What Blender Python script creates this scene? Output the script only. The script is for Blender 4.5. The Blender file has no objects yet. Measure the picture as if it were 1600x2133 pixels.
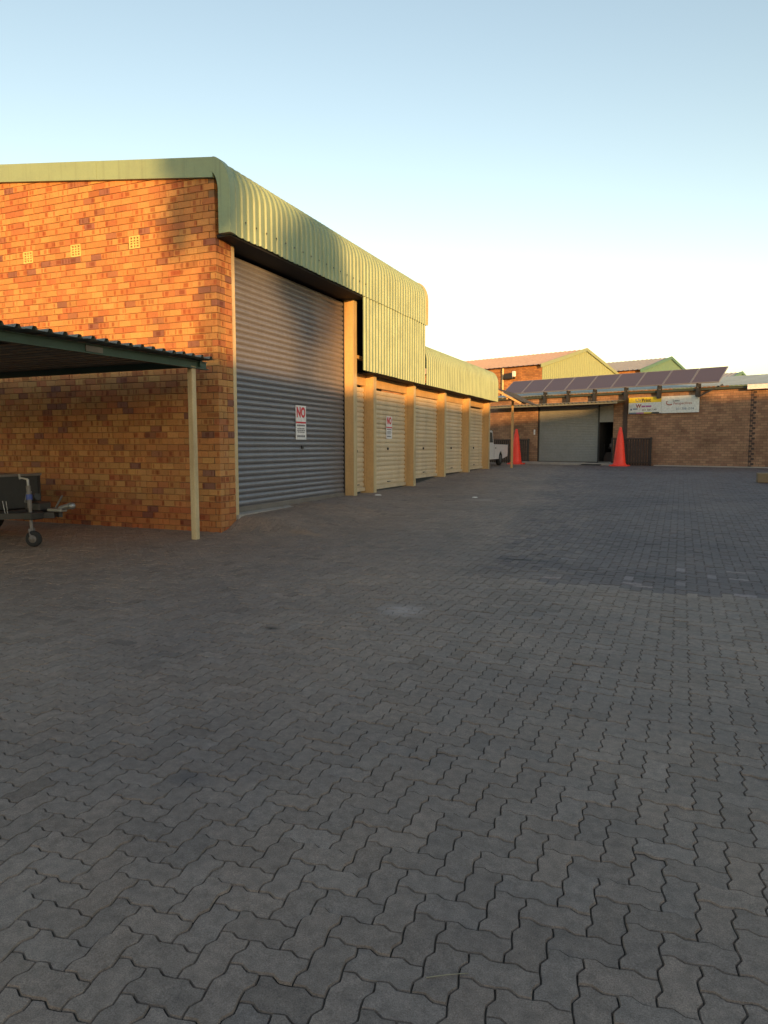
import bpy, math, random
from mathutils import Vector, Matrix

R = math.radians
SC = bpy.context.scene
COL = SC.collection
rnd = random.Random(7)

# ------------------------------------------------------------------ camera
F_PX, W_PX, H_PX = 1456.0, 1600.0, 2133.0
HZ, VX, CAMH = 928.0, 1418.0, 1.43
PITCH = math.atan((H_PX / 2 - HZ) / F_PX)
YAW = math.atan((VX - W_PX / 2) * math.cos(PITCH) / F_PX)
cam_d = bpy.data.cameras.new('camera')
cam = bpy.data.objects.new('camera', cam_d)
COL.objects.link(cam)
cam.location = (0, 0, CAMH)
cam.rotation_euler = (math.pi / 2 - PITCH, 0, YAW)
cam_d.sensor_fit = 'HORIZONTAL'
cam_d.sensor_width = 36.0
cam_d.lens = 36.0 * F_PX / W_PX
cam_d.clip_end = 3000
cam_d.clip_start = 0.05
SC.camera = cam
SC.render.resolution_x = 768
SC.render.resolution_y = 1024

# ------------------------------------------------------------------ light
SUN_EL, SUN_HEAD = 4.0, 145.4
world = bpy.data.worlds.new('World')
SC.world = world
world.use_nodes = True
wn = world.node_tree.nodes
sky = wn.new('ShaderNodeTexSky')
sky.sky_type = 'NISHITA'
sky.sun_disc = False
sky.sun_elevation = R(SUN_EL)
sky.sun_rotation = R(SUN_HEAD)
sky.air_density = 1.0
sky.dust_density = 0.35
sky.ozone_density = 0.75
_wb = wn.new('ShaderNodeMix')          # white balance of the whole sky, the same in every direction
_wb.data_type = 'RGBA'; _wb.blend_type = 'MULTIPLY'; _wb.inputs['Factor'].default_value = 1.0
_wb.inputs[7].default_value = (1.0, 0.955, 0.97, 1)
world.node_tree.links.new(sky.outputs[0], _wb.inputs[6])
world.node_tree.links.new(_wb.outputs[2], wn['Background'].inputs[0])
wn['Background'].inputs[1].default_value = 0.15
sun_d = bpy.data.lights.new('sun', 'SUN')
sun = bpy.data.objects.new('sun', sun_d)
COL.objects.link(sun)
sun_d.energy = 2.6
sun_d.angle = R(0.5)
sun_d.color = (1.0, 0.53, 0.17)
_sd = Vector((math.sin(R(SUN_HEAD)) * math.cos(R(SUN_EL)), math.cos(R(SUN_HEAD)) * math.cos(R(SUN_EL)), math.sin(R(SUN_EL))))
sun.rotation_euler = _sd.to_track_quat('Z', 'Y').to_euler()
sun.location = _sd * 60
SC.view_settings.view_transform = 'Standard'
SC.view_settings.look = 'None'
SC.view_settings.gamma = 1.0
SC.view_settings.exposure = 1.68

# ------------------------------------------------------------------ helpers
FW = Vector((-math.sin(YAW) * math.cos(PITCH), math.cos(YAW) * math.cos(PITCH), -math.sin(PITCH)))
RT = Vector((math.cos(YAW), math.sin(YAW), 0))
UP = RT.cross(FW)


def to_px(p):
    v = Vector(p) - Vector((0, 0, CAMH))
    z = v.dot(FW)
    if z < 0.05:
        return None
    return (W_PX / 2 + F_PX * v.dot(RT) / z, H_PX / 2 - F_PX * v.dot(UP) / z, z)


def interp(pts, t):
    if t <= pts[0][0]:
        return pts[0][1]
    for (a, va), (b, vb) in zip(pts, pts[1:]):
        if t <= b:
            k = (t - a) / (b - a)
            k = k * k * (3 - 2 * k) * 0.5 + k * 0.5
            return va + (vb - va) * k
    return pts[-1][1]


def sstep(a, b, t):
    k = min(1, max(0, (t - a) / (b - a)))
    return k * k * (3 - 2 * k)


GP = [(4, 0), (9, .07), (13.5, .25), (17.7, .345), (20.4, .49), (25, .565), (40, .55), (70, .55)]
GR = [(9.0, 0), (9.12, .02), (9.55, .2), (13.5, .08), (17, 0)]


def g(x, y):
    base = interp(GP, y)
    if x < -4.6 and 9 < y < 17:
        base += interp(GR, y) * (1 - sstep(-6.2, -4.8, x))
    return base


def tag(o, label=None, cat=None, group=None, kind=None):
    if label: o['label'] = label
    if cat: o['category'] = cat
    if group: o['group'] = group
    if kind: o['kind'] = kind
    return o


OFF = {}


def empty(name, loc, rz=0.0, parent=None):
    o = bpy.data.objects.new(name, None)
    COL.objects.link(o)
    o.location = loc
    o.rotation_euler = (0, 0, rz)
    o.empty_display_size = 0.2
    return o


def frame_of(parent):
    """matrix taking build coordinates of a thing to the local frame of its parent"""
    return OFF.get(parent.name, Vector((0, 0, 0))) if parent else Vector((0, 0, 0))


class MB:
    def __init__(s):
        s.v = []; s.f = []; s.c = []; s.col = None; s.sm = []

    def add(s, vs, fs, col=None, smooth=False):
        b = len(s.v)
        s.v += [tuple(p) for p in vs]
        s.f += [tuple(b + i for i in q) for q in fs]
        s.c += [col] * len(fs)
        s.sm += [smooth] * len(fs)
        return s

    def box(s, x0, x1, y0, y1, z0, z1, col=None, bev=0.0):
        if x0 > x1: x0, x1 = x1, x0
        if y0 > y1: y0, y1 = y1, y0
        if z0 > z1: z0, z1 = z1, z0
        b = min(bev, (x1 - x0) * .45, (y1 - y0) * .45, (z1 - z0) * .45)
        if b <= 0:
            vs = [(x, y, z) for z in (z0, z1) for y in (y0, y1) for x in (x0, x1)]
            return s.add(vs, [(0, 2, 3, 1), (4, 5, 7, 6), (0, 1, 5, 4), (2, 6, 7, 3), (0, 4, 6, 2), (1, 3, 7, 5)], col)
        vs = []; idx = {}
        for i, x in enumerate((x0, x1)):
            for j, y in enumerate((y0, y1)):
                for k, z in enumerate((z0, z1)):
                    sx = b if i == 0 else -b; sy = b if j == 0 else -b; sz = b if k == 0 else -b
                    idx[(i, j, k, 0)] = len(vs); vs.append((x, y + sy, z + sz))
                    idx[(i, j, k, 1)] = len(vs); vs.append((x + sx, y, z + sz))
                    idx[(i, j, k, 2)] = len(vs); vs.append((x + sx, y + sy, z))
        fs = []
        I = lambda i, j, k, a: idx[(i, j, k, a)]
        fs.append((I(0,0,0,0), I(0,0,1,0), I(0,1,1,0), I(0,1,0,0)))
        fs.append((I(1,0,0,0), I(1,1,0,0), I(1,1,1,0), I(1,0,1,0)))
        fs.append((I(0,0,0,1), I(1,0,0,1), I(1,0,1,1), I(0,0,1,1)))
        fs.append((I(0,1,0,1), I(0,1,1,1), I(1,1,1,1), I(1,1,0,1)))
        fs.append((I(0,0,0,2), I(0,1,0,2), I(1,1,0,2), I(1,0,0,2)))
        fs.append((I(0,0,1,2), I(1,0,1,2), I(1,1,1,2), I(0,1,1,2)))
        for i in (0, 1):
            for j in (0, 1):
                q = (I(i,j,0,0), I(i,j,1,0), I(i,j,1,1), I(i,j,0,1)); fs.append(q if (i == j) is False else q[::-1])
            for k in (0, 1):
                q = (I(i,0,k,0), I(i,1,k,0), I(i,1,k,2), I(i,0,k,2)); fs.append(q if (i == k) else q[::-1])
        for j in (0, 1):
            for k in (0, 1):
                q = (I(0,j,k,1), I(1,j,k,1), I(1,j,k,2), I(0,j,k,2)); fs.append(q if (j != k) else q[::-1])
        for i in (0, 1):
            for j in (0, 1):
                for k in (0, 1):
                    q = (I(i,j,k,0), I(i,j,k,1), I(i,j,k,2)); fs.append(q if (i + j + k) % 2 else q[::-1])
        return s.add(vs, fs, col)

    def prism(s, poly, axis, a, b, col=None, smooth=False):
        """poly of (p,q); axis x: (y,z), y: (x,z), z: (x,y)"""
        n = len(poly)
        def mk(p, q, t):
            return (t, p, q) if axis == 'x' else (p, t, q) if axis == 'y' else (p, q, t)
        vs = [mk(p, q, a) for p, q in poly] + [mk(p, q, b) for p, q in poly]
        fs = [(i, (i + 1) % n, n + (i + 1) % n, n + i) for i in range(n)]
        s.add(vs, fs, col, smooth)
        s.add(vs, [tuple(range(n))[::-1], tuple(range(n, 2 * n))], col)
        return s

    def tube(s, p0, p1, r, n=10, r1=None, col=None, caps=True):
        p0 = Vector(p0); p1 = Vector(p1)
        r1 = r if r1 is None else r1
        d = (p1 - p0).normalized()
        u = d.orthogonal().normalized(); w = d.cross(u)
        vs = []
        for p, rr in ((p0, r), (p1, r1)):
            for i in range(n):
                a = 2 * math.pi * i / n
                vs.append(p + (u * math.cos(a) + w * math.sin(a)) * rr)
        s.add(vs, [(i, (i + 1) % n, n + (i + 1) % n, n + i) for i in range(n)], col, True)
        if caps:
            s.add(vs, [tuple(range(n))[::-1], tuple(range(n, 2 * n))], col)
        return s

    def bar(s, p0, p1, w, h, col=None):
        p0 = Vector(p0); p1 = Vector(p1)
        d = (p1 - p0).normalized()
        up = Vector((0, 0, 1)) if abs(d.z) < .9 else Vector((0, 1, 0))
        u = d.cross(up).normalized(); v = u.cross(d)
        vs = [p + u * a * w / 2 + v * b * h / 2 for p in (p0, p1) for a, b in ((-1, -1), (1, -1), (1, 1), (-1, 1))]
        return s.add(vs, [(3, 2, 1, 0), (4, 5, 6, 7), (0, 1, 5, 4), (1, 2, 6, 5), (2, 3, 7, 6), (3, 0, 4, 7)], col)

    def lathe(s, prof, n=24, axis=(0, 0, 1), at=(0, 0, 0), col=None):
        ax = Vector(axis).normalized(); u = ax.orthogonal().normalized(); w = ax.cross(u); at = Vector(at)
        vs = []
        for r, h in prof:
            for i in range(n):
                a = 2 * math.pi * i / n
                vs.append(at + ax * h + (u * math.cos(a) + w * math.sin(a)) * r)
        fs = []
        for k in range(len(prof) - 1):
            for i in range(n):
                j = (i + 1) % n
                fs.append((k * n + i, k * n + j, (k + 1) * n + j, (k + 1) * n + i))
        return s.add(vs, fs, col, True)

    def mesh(s, name, mat, off=Vector((0, 0, 0)), scol=None):
        me = bpy.data.meshes.new(name)
        me.from_pydata([(p[0] - off.x, p[1] - off.y, p[2] - off.z) for p in s.v], [], s.f)
        if any(s.sm):
            me.polygons.foreach_set('use_smooth', s.sm)
        if any(c is not None for c in s.c):
            at = me.color_attributes.new('Col', 'FLOAT_COLOR', 'CORNER')
            data = []
            for q, c in zip(s.f, s.c):
                c = c or (.5, .5, .5)
                data += [c[0], c[1], c[2], 1.0] * len(q)
            at.data.foreach_set('color', data)
        if mat: me.materials.append(mat)
        me.update()
        return me

    def build(s, name, mat, parent=None, **k):
        off = frame_of(parent)
        o = bpy.data.objects.new(name, s.mesh(name, mat, off))
        COL.objects.link(o)
        if parent:
            o.parent = parent
            OFF[o.name] = off
        return o


def thing(name, loc, label, cat, group=None, rz=0.0, local=False):
    o = empty(name, loc, rz)
    tag(o, label, cat, group)
    OFF[o.name] = Vector((0, 0, 0)) if local else Vector(loc)
    return o


def put(name, me, parent, loc=(0, 0, 0)):
    o = bpy.data.objects.new(name, me)
    COL.objects.link(o)
    o.parent = parent
    o.location = loc
    return o


def text_mesh(name, body, size, mat, bold=0.0, align='CENTER', width=1.0):
    cu = bpy.data.curves.new(name, 'FONT')
    cu.body = body; cu.size = size; cu.align_x = align; cu.align_y = 'CENTER'; cu.offset = bold
    cu.resolution_u = 3
    ob = bpy.data.objects.new(name, cu)
    COL.objects.link(ob)
    dg = bpy.context.evaluated_depsgraph_get()
    me = bpy.data.meshes.new_from_object(ob.evaluated_get(dg))
    me.name = name
    bpy.data.objects.remove(ob)
    me.transform(Matrix.Diagonal((width, 1, 1, 1)))
    me.materials.clear(); me.materials.append(mat)
    return me


# ------------------------------------------------------------------ materials
class NT:
    def __init__(s, name):
        s.m = bpy.data.materials.new(name); s.m.use_nodes = True
        s.t = s.m.node_tree; s.n = s.t.nodes
        s.b = s.n['Principled BSDF']

    def new(s, t, **k):
        x = s.n.new(t)
        for a, v in k.items(): setattr(x, a, v)
        return x

    def link(s, a, b): s.t.links.new(a, b)

    def coord(s, kind='Object', scale=(1, 1, 1), loc=(0, 0, 0)):
        tc = s.new('ShaderNodeTexCoord'); mp = s.new('ShaderNodeMapping')
        mp.inputs['Scale'].default_value = scale; mp.inputs['Location'].default_value = loc
        s.link(tc.outputs[kind], mp.inputs[0]); return mp.outputs[0]

    def world(s, scale=(1, 1, 1)):
        gm = s.new('ShaderNodeNewGeometry'); mp = s.new('ShaderNodeMapping')
        mp.inputs['Scale'].default_value = scale
        s.link(gm.outputs['Position'], mp.inputs[0]); return mp.outputs[0]

    def noise(s, vec, scale, detail=4, rough=.6):
        x = s.new('ShaderNodeTexNoise'); x.inputs['Scale'].default_value = scale
        x.inputs['Detail'].default_value = detail; x.inputs['Roughness'].default_value = rough
        s.link(vec, x.inputs['Vector']); return x.outputs['Fac']

    def ramp(s, fac, stops):
        x = s.new('ShaderNodeValToRGB'); e = x.color_ramp.elements
        while len(e) < len(stops): e.new(.5)
        for i, (p, c) in enumerate(stops):
            e[i].position = p; e[i].color = (*c, 1) if isinstance(c, tuple) else (c, c, c, 1)
        s.link(fac, x.inputs[0]); return x.outputs[0]

    def mix(s, fac, a, b, mode='MIX'):
        x = s.new('ShaderNodeMix'); x.data_type = 'RGBA'; x.blend_type = mode
        for sock, v in ((x.inputs['Factor'], fac), (x.inputs[6], a), (x.inputs[7], b)):
            if hasattr(v, 'node'): s.link(v, sock)
            elif isinstance(v, tuple): sock.default_value = (*v, 1)
            else: sock.default_value = v if sock.type == 'VALUE' else (v, v, v, 1)
        return x.outputs[2]

    def math(s, op, a, b=None):
        x = s.new('ShaderNodeMath'); x.operation = op
        for i, v in enumerate((a, b)):
            if v is None: continue
            if hasattr(v, 'node'): s.link(v, x.inputs[i])
            else: x.inputs[i].default_value = v
        return x.outputs[0]

    def bump(s, h, strength=.3, dist=.01):
        x = s.new('ShaderNodeBump'); x.inputs['Strength'].default_value = strength; x.inputs['Distance'].default_value = dist
        s.link(h, x.inputs['Height']); s.link(x.outputs[0], s.b.inputs['Normal'])

    def out(s, col=None, rough=.7, metal=0.0, spec=.5):
        i = s.b.inputs
        if col is not None:
            if hasattr(col, 'node'): s.link(col, i['Base Color'])
            else: i['Base Color'].default_value = (*col, 1)
        if hasattr(rough, 'node'): s.link(rough, i['Roughness'])
        else: i['Roughness'].default_value = rough
        i['Metallic'].default_value = metal
        i['Specular IOR Level'].default_value = spec
        return s.m


def painted(name, c, rough=.5, dirt=.35, dirtc=(.12, .10, .08), metal=0.0, scale=3.0, streak=False, spec=.5):
    t = NT(name)
    v = t.world((1, 1, .25 if streak else 1))
    n1 = t.noise(v, scale, 6, .65)
    n2 = t.noise(t.world(), scale * 9, 3)
    d = t.math('MULTIPLY', t.ramp(n1, [(.42, 0.0), (.78, 1.0)]), dirt)
    c1 = t.mix(t.ramp(n2, [(.3, 0.0), (.7, 1.0)]), tuple(x * .9 for x in c), tuple(min(1, x * 1.07) for x in c))
    col = t.mix(d, c1, dirtc)
    oi = t.new('ShaderNodeObjectInfo')
    col = t.mix(1.0, col, t.ramp(oi.outputs['Random'], [(0.0, .93), (1.0, 1.06)]), 'MULTIPLY')
    t.bump(n2, .12, .004)
    return t.out(col, t.ramp(n1, [(.2, rough * .85), (.8, min(1, rough * 1.25))]), metal, spec)


def plain(name, c, rough=.6, metal=0.0):
    t = NT(name)
    n = t.noise(t.world(), 14, 4)
    col = t.mix(t.ramp(n, [(.3, 0.0), (.7, 1.0)]), tuple(x * .82 for x in c), tuple(min(1, x * 1.1) for x in c))
    return t.out(col, rough, metal)


def attr_mat(name, speck=.25, rough=.85, kind='paver'):
    t = NT(name)
    a = t.new('ShaderNodeVertexColor'); a.layer_name = 'Col'
    w = t.world()
    col = a.outputs['Color']
    if kind == 'paver':
        fine = t.noise(w, 260, 3, .7)
        mid = t.noise(w, 22, 5, .65)
        big = t.noise(w, .55, 5, .6)
        col = t.mix(1.0, col, t.ramp(fine, [(.28, .52), (.5, 1.0), (.75, 1.5)]), 'MULTIPLY')
        col = t.mix(1.0, col, t.ramp(mid, [(.3, .70), (.7, 1.2)]), 'MULTIPLY')
        col = t.mix(1.0, col, t.ramp(big, [(.3, (.76, .77, .80)), (.65, (1.16, 1.12, 1.06))]), 'MULTIPLY')
        # oil spots and dusty scuffs
        spot = t.noise(w, 2.3, 4, .75)
        col = t.mix(t.ramp(spot, [(.68, 0.0), (.76, .45)]), col, (.035, .034, .036))
        dust = t.noise(w, 1.3, 6, .7)
        col = t.mix(t.ramp(dust, [(.58, 0.0), (.8, .4)]), col, (.30, .25, .21))
        # pale spill, dark scuff marks and a drag line, each with its own shape
        def blob(cx_, cy_, sx, sy, stops, c_, col):
            mp = t.new('ShaderNodeMapping'); mp.inputs['Location'].default_value = (-cx_ / sx, -cy_ / sy, 0); mp.inputs['Scale'].default_value = (1 / sx, 1 / sy, 0)
            gm = t.new('ShaderNodeNewGeometry'); t.link(gm.outputs['Position'], mp.inputs[0])
            ln = t.new('ShaderNodeVectorMath'); ln.operation = 'LENGTH'; t.link(mp.outputs[0], ln.inputs[0])
            d_ = t.math('ADD', ln.outputs['Value'], t.math('MULTIPLY', t.noise(w, 6.0, 5, .7), 1.1))
            return t.mix(t.ramp(t.math('MULTIPLY', d_, .5), stops), col, c_)
        col = blob(-2.15, 5.5, .30, .30, [(.35, .5), (.72, 0.0)], (.42, .37, .36), col)
        col = blob(-3.9, 14.6, .5, .35, [(.35, .4), (.7, 0.0)], (.36, .32, .30), col)
        col = blob(-1.7, 8.3, .55, .10, [(.35, .75), (.7, 0.0)], (.03, .03, .03), col)
        col = blob(-.2, 7.75, .5, .07, [(.35, .7), (.7, 0.0)], (.03, .03, .03), col)
        col = blob(-2.9, 4.6, .10, .08, [(.35, .8), (.7, 0.0)], (.02, .02, .02), col)
        col = blob(-1.9, 2.35, .16, .10, [(.35, .5), (.7, 0.0)], (.05, .05, .06), col)
        col = blob(.75, 3.3, .14, .12, [(.35, .5), (.7, 0.0)], (.05, .05, .06), col)
        col = blob(-5.2, 9.3, .5, .18, [(.35, .4), (.7, 0.0)], (.36, .22, .12), col)
        h = t.math('ADD', t.math('MULTIPLY', fine, .5), mid)
        t.bump(h, .45, .004)
        return t.out(col, t.ramp(mid, [(.2, .62), (.8, .85)]), 0, .3)
    # brick: flashed patches in the clay, cells shaped like the kiln marks
    sep = t.new('ShaderNodeSeparateXYZ'); t.link(w, sep.inputs[0])
    run = t.math('ADD', sep.outputs[0], sep.outputs[1])
    zrow = t.math('MULTIPLY', t.math('SUBTRACT', sep.outputs[2], .05), 10.0)
    cell = t.new('ShaderNodeCombineXYZ')
    t.link(t.math('MULTIPLY', run, 11.0), cell.inputs[0])
    t.link(t.math('MULTIPLY', t.math('FLOOR', zrow), 17.31), cell.inputs[1])
    zl = t.math('FRACT', zrow)
    inz = t.ramp(zl, [(.12, .25), (.24, 1.0), (.72, 1.0), (.86, .25)])
    blot = t.noise(cell.outputs[0], 1.0, 1.5, .6)
    sp = t.math('MULTIPLY', t.ramp(blot, [(.56, 0.0), (.595, .75), (.70, .8), (.73, 1.0)]), inz)
    al = a.outputs['Alpha']
    dark = t.mix(1.0, col, (.58, .36, .33), 'MULTIPLY')
    col = t.mix(sp, col, dark)
    fine = t.noise(w, 70, 4, .7)
    col = t.mix(1.0, col, t.ramp(fine, [(.25, .78), (.75, 1.2)]), 'MULTIPLY')
    soil = t.noise(t.world((1, 1, 2.2)), 1.1, 5, .6)
    col = t.mix(t.ramp(soil, [(.5, 0.0), (.8, .30)]), col, (.12, .075, .05))
    t.bump(fine, .35, .004)
    return t.out(col, rough, 0, .3)


M = {}
M['paver'] = attr_mat('paver concrete', kind='paver')
M['brick'] = attr_mat('flashed clay brick', kind='brick')
_t = NT('joint sand'); _n = _t.noise(_t.world(), 1.6, 5, .7)
M['sand'] = _t.out(_t.ramp(_n, [(.38, (.032, .029, .026)), (.62, (.085, .072, .058))]), .95)
M['mortar'] = plain('raked mortar', (.20, .12, .065), .95)
_t = NT('pale green coated steel')
_a = _t.noise(_t.world(), 1.7, 6, .65); _b = _t.noise(_t.world((7, 7, .22)), 1.0, 5, .7); _c = _t.noise(_t.world(), 30, 4)
_col = _t.mix(_t.ramp(_c, [(.3, 0.0), (.7, 1.0)]), (.215, .295, .185), (.235, .32, .20))
_col = _t.mix(_t.ramp(_a, [(.5, 0.0), (.75, .45)]), _col, (.16, .21, .16))
_col = _t.mix(_t.ramp(_b, [(.52, 0.0), (.72, .5)]), _col, (.11, .135, .10))
_t.bump(_a, .25, .03)
M['green'] = _t.out(_col, _t.ramp(_a, [(.2, .36), (.8, .58)]), 0, .5)
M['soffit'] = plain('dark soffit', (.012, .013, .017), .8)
M['dark'] = plain('dark interior', (.015, .014, .013), .9)  # near-black: the shade of voids and openings put into the colour
M['tan'] = painted('tan painted steel', (.56, .355, .155), .5, .35, (.16, .11, .06), scale=2.5, streak=True)
M['cream'] = painted('cream painted steel', (.56, .44, .25), .5, .6, (.17, .11, .06), scale=4.5, streak=True)
M['slat_tan'] = painted('tan roller slat', (.62, .50, .34), .45, .4, (.22, .16, .10), scale=2.2, streak=True)
M['slat_grey'] = painted('grey roller slat', (.195, .19, .21), .36, .3, (.11, .10, .09), metal=.25, scale=2.0, streak=True)
M['bar_grey'] = painted('worn bottom bar', (.17, .15, .135), .6, .6, (.11, .09, .07))
M['white_paper'] = plain('white notice sheet', (.74, .72, .72), .7)
M['red_ink'] = plain('red ink', (.62, .05, .06), .7)
M['grey_ink'] = plain('grey ink', (.13, .12, .13), .7)
M['vent'] = plain('cream vent block', (.62, .46, .16), .85)
M['gutter'] = painted('dark gutter', (.045, .06, .055), .5, .4, (.03, .03, .03))
M['eave'] = painted('zinc roof sheet', (.29, .34, .32), .45, .5, (.2, .18, .16), metal=.3)
M['teal'] = painted('teal green beam', (.03, .075, .055), .5, .4, (.05, .05, .04))
M['sheet'] = painted('weathered roof sheet', (.20, .22, .20), .5, .6, (.13, .09, .06), metal=.2)
M['black_steel'] = painted('black steel', (.02, .02, .022), .45, .3, (.06, .045, .03))
M['zinc'] = painted('zinc plated steel', (.32, .32, .32), .42, .45, (.2, .19, .17), metal=.8)
M['rubber'] = plain('black rubber', (.018, .018, .018), .85)
M['dkgrey'] = painted('charcoal panel', (.035, .037, .037), .6, .4, (.03, .03, .03))
M['blue'] = plain('blue plastic', (.03, .06, .25), .5)
M['white_car'] = painted('white car paint', (.72, .71, .72), .3, .15, (.35, .3, .25), scale=1.5)
M['glass'] = NT('dark car glass').out((.02, .022, .025), .06, 0, .6)
M['cone'] = painted('orange red cone plastic', (.92, .05, .025), .5, .25, (.25, .04, .02), scale=5)
M['card'] = painted('cardboard', (.20, .145, .085), .85, .3, (.2, .14, .08))
M['concrete'] = painted('concrete apron', (.34, .31, .28), .85, .45, (.17, .15, .13))
M['roof_pink'] = painted('faded red roof sheet', (.40, .30, .24), .55, .4, (.25, .17, .13))
M['clad_green'] = painted('pale green cladding', (.25, .31, .18), .5, .3, (.2, .23, .14))
M['clad_teal'] = painted('blue green cladding', (.07, .17, .135), .5, .3, (.1, .2, .17))
M['roof_grey'] = painted('grey roof sheet', (.30, .31, .31), .5, .4, (.2, .18, .16))
M['panel'] = NT('solar glass').out((.085, .066, .08), .42, 0, .6)
M['alu'] = painted('aluminium frame', (.30, .29, .31), .5, .2, (.3, .3, .3), metal=.6)
M['brown_slat'] = painted('dark brown steel', (.055, .035, .03), .6, .4, (.04, .03, .025))
M['sign_white'] = plain('white sign board', (.66, .68, .66), .5)
M['sign_yellow'] = plain('yellow print', (.72, .55, .03), .5)
M['ink_black'] = plain('black print', (.03, .03, .03), .6)
M['ink_red'] = plain('dark red print', (.35, .10, .07), .6)
M['ink_magenta'] = plain('magenta print', (.40, .12, .28), .6)
M['ink_cyan'] = plain('blue print', (.10, .16, .26), .6)
M['grey_door'] = painted('grey shutter', (.235, .24, .235), .5, .3, (.13, .12, .10), scale=1.2)
M['cream2'] = M['cream']
M['straw'] = plain('dry straw', (.27, .24, .16), .8)
M['white_spill'] = plain('white litter', (.75, .74, .72), .8)
M['leaf'] = plain('leaf', (.05, .08, .025), .7)
M['bark'] = plain('bark', (.10, .07, .05), .9)
M['ground'] = painted('dusty ground', (.10, .085, .07), .95, .5, (.06, .05, .04), scale=.3)


def brick_wall_mat(name, base=(.335, .20, .125)):
    t = NT(name)
    tc = t.coord('Object')
    # fold the wall plane into texture space: run along x+y, up along z
    sep = t.new('ShaderNodeSeparateXYZ'); t.link(tc, sep.inputs[0])
    cb = t.new('ShaderNodeCombineXYZ')
    t.link(t.math('ADD', sep.outputs[0], sep.outputs[1]), cb.inputs[0]); t.link(sep.outputs[2], cb.inputs[1])
    b = t.new('ShaderNodeTexBrick')
    b.inputs['Scale'].default_value = 1.0
    b.inputs['Brick Width'].default_value = .232; b.inputs['Row Height'].default_value = .1
    b.inputs['Mortar Size'].default_value = .007; b.inputs['Mortar Smooth'].default_value = .2; b.inputs['Bias'].default_value = -.2
    b.inputs['Color1'].default_value = (*base, 1)
    b.inputs['Color2'].default_value = (base[0] * .62, base[1] * .55, base[2] * .6, 1)
    b.inputs['Mortar'].default_value = (.15, .11, .075, 1)
    t.link(cb.outputs[0], b.inputs['Vector'])
    n = t.noise(t.world(), 1.1, 5); n2 = t.noise(t.world(), 40, 3)
    col = t.mix(1.0, b.outputs['Color'], t.ramp(n, [(.3, .72), (.7, 1.2)]), 'MULTIPLY')
    col = t.mix(1.0, col, t.ramp(n2, [(.3, .85), (.7, 1.15)]), 'MULTIPLY')
    h = t.math('SUBTRACT', 1.0, b.outputs['Fac'])
    t.bump(h, .6, .012)
    return t.out(col, .88, 0, .3)


M['brick_far'] = brick_wall_mat('far brickwork')
M['brick_far2'] = brick_wall_mat('orange brickwork', (.42, .20, .08))

# ================================================================== GROUND
XF, YC = -6.57, 9.02         # brick corner
XD = XF - .25                # roller door plane
XC = -6.29                   # canopy face


def ground_grid(xs, ys, dz):
    m = MB()
    vs = [(x, y, g(x, y) + dz) for y in ys for x in xs]
    n = len(xs)
    fs = [(j * n + i, j * n + i + 1, (j + 1) * n + i + 1, (j + 1) * n + i) for j in range(len(ys) - 1) for i in range(n - 1)]
    return m.add(vs, fs, None, True)


gx = [-1500, -300, -60, -30, -20, -16, -13.05, -13]
gx2 = [x * .25 for x in range(-52, 60)] + [-7 + x * .05 for x in range(50)]
gxs = sorted(set([-1500, -400, -100, -40, -24, -16] + gx2 + [16, 20, 30, 60, 200, 1500]))
gys = sorted(set([-1500, -300, -80, -30, -10, -4] + [y * .25 for y in range(-8, 152)] + [8.9 + y * .04 for y in range(24)] + [40, 46, 60, 100, 300, 1500]))
ground = ground_grid(gxs, gys, -.0092).build('ground', M['sand'])
tag(ground, kind='structure')
ground.data.materials.clear(); ground.data.materials.append(M['sand'])

# ---- interlocking pavers, 90 degree herringbone
PW = .1
WAVE = [(.2, .65), (.36, 1.0), (.5, .15), (.64, -.6), (.82, -.35)]
WAVE_L = [(.36, 1.0), (.64, -.6)]


def edge_pts(p, q, wave, sgn, d=.0095):
    """points from p up to (not including) q; wave is laid in the canonical direction"""
    (x0, y0), (x1, y1) = p, q
    out = [(x0, y0)]
    horiz = abs(y1 - y0) < 1e-9
    fwd = (x1 > x0) if horiz else (y1 < y0)      # canonical: +x, or far to near
    for s_, o in (wave if fwd else [(1 - a, b) for a, b in reversed(wave)]):
        x = x0 + (x1 - x0) * s_; y = y0 + (y1 - y0) * s_
        if horiz: y += o * d
        else: x += o * d
        out.append((x, y))
    return out


def outline(i, j, w, h, wave):
    """cells from (i,j) spanning w by h; counter clockwise"""
    pts = []
    c = [(i + a, j) for a in range(w + 1)] + [(i + w, j + a) for a in range(1, h + 1)] + \
        [(i + w - a, j + h) for a in range(1, w + 1)] + [(i, j + h - a) for a in range(1, h + 1)]
    for a, b in zip(c, c[1:]):
        pts += edge_pts((a[0] * PW, a[1] * PW), (b[0] * PW, b[1] * PW), wave, 1)
    return pts


def inset(pts, d):
    n = len(pts); out = []
    for k in range(n):
        ax, ay = pts[k - 1]; bx, by = pts[k]; cx_, cy_ = pts[(k + 1) % n]
        e1 = Vector((bx - ax, by - ay)); e2 = Vector((cx_ - bx, cy_ - by))
        n1 = Vector((-e1.y, e1.x)).normalized(); n2 = Vector((-e2.y, e2.x)).normalized()
        m_ = n1 + n2
        if m_.length < .2: m_ = n1
        m_.normalize()
        k_ = max(.55, m_.dot(n1))
        out.append((bx + m_.x * d / k_, by + m_.y * d / k_))
    return out


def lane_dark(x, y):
    """darker pavers: the drive lane"""
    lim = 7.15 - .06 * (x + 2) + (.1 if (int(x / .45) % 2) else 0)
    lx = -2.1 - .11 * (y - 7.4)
    return y > lim and x > lx


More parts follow.
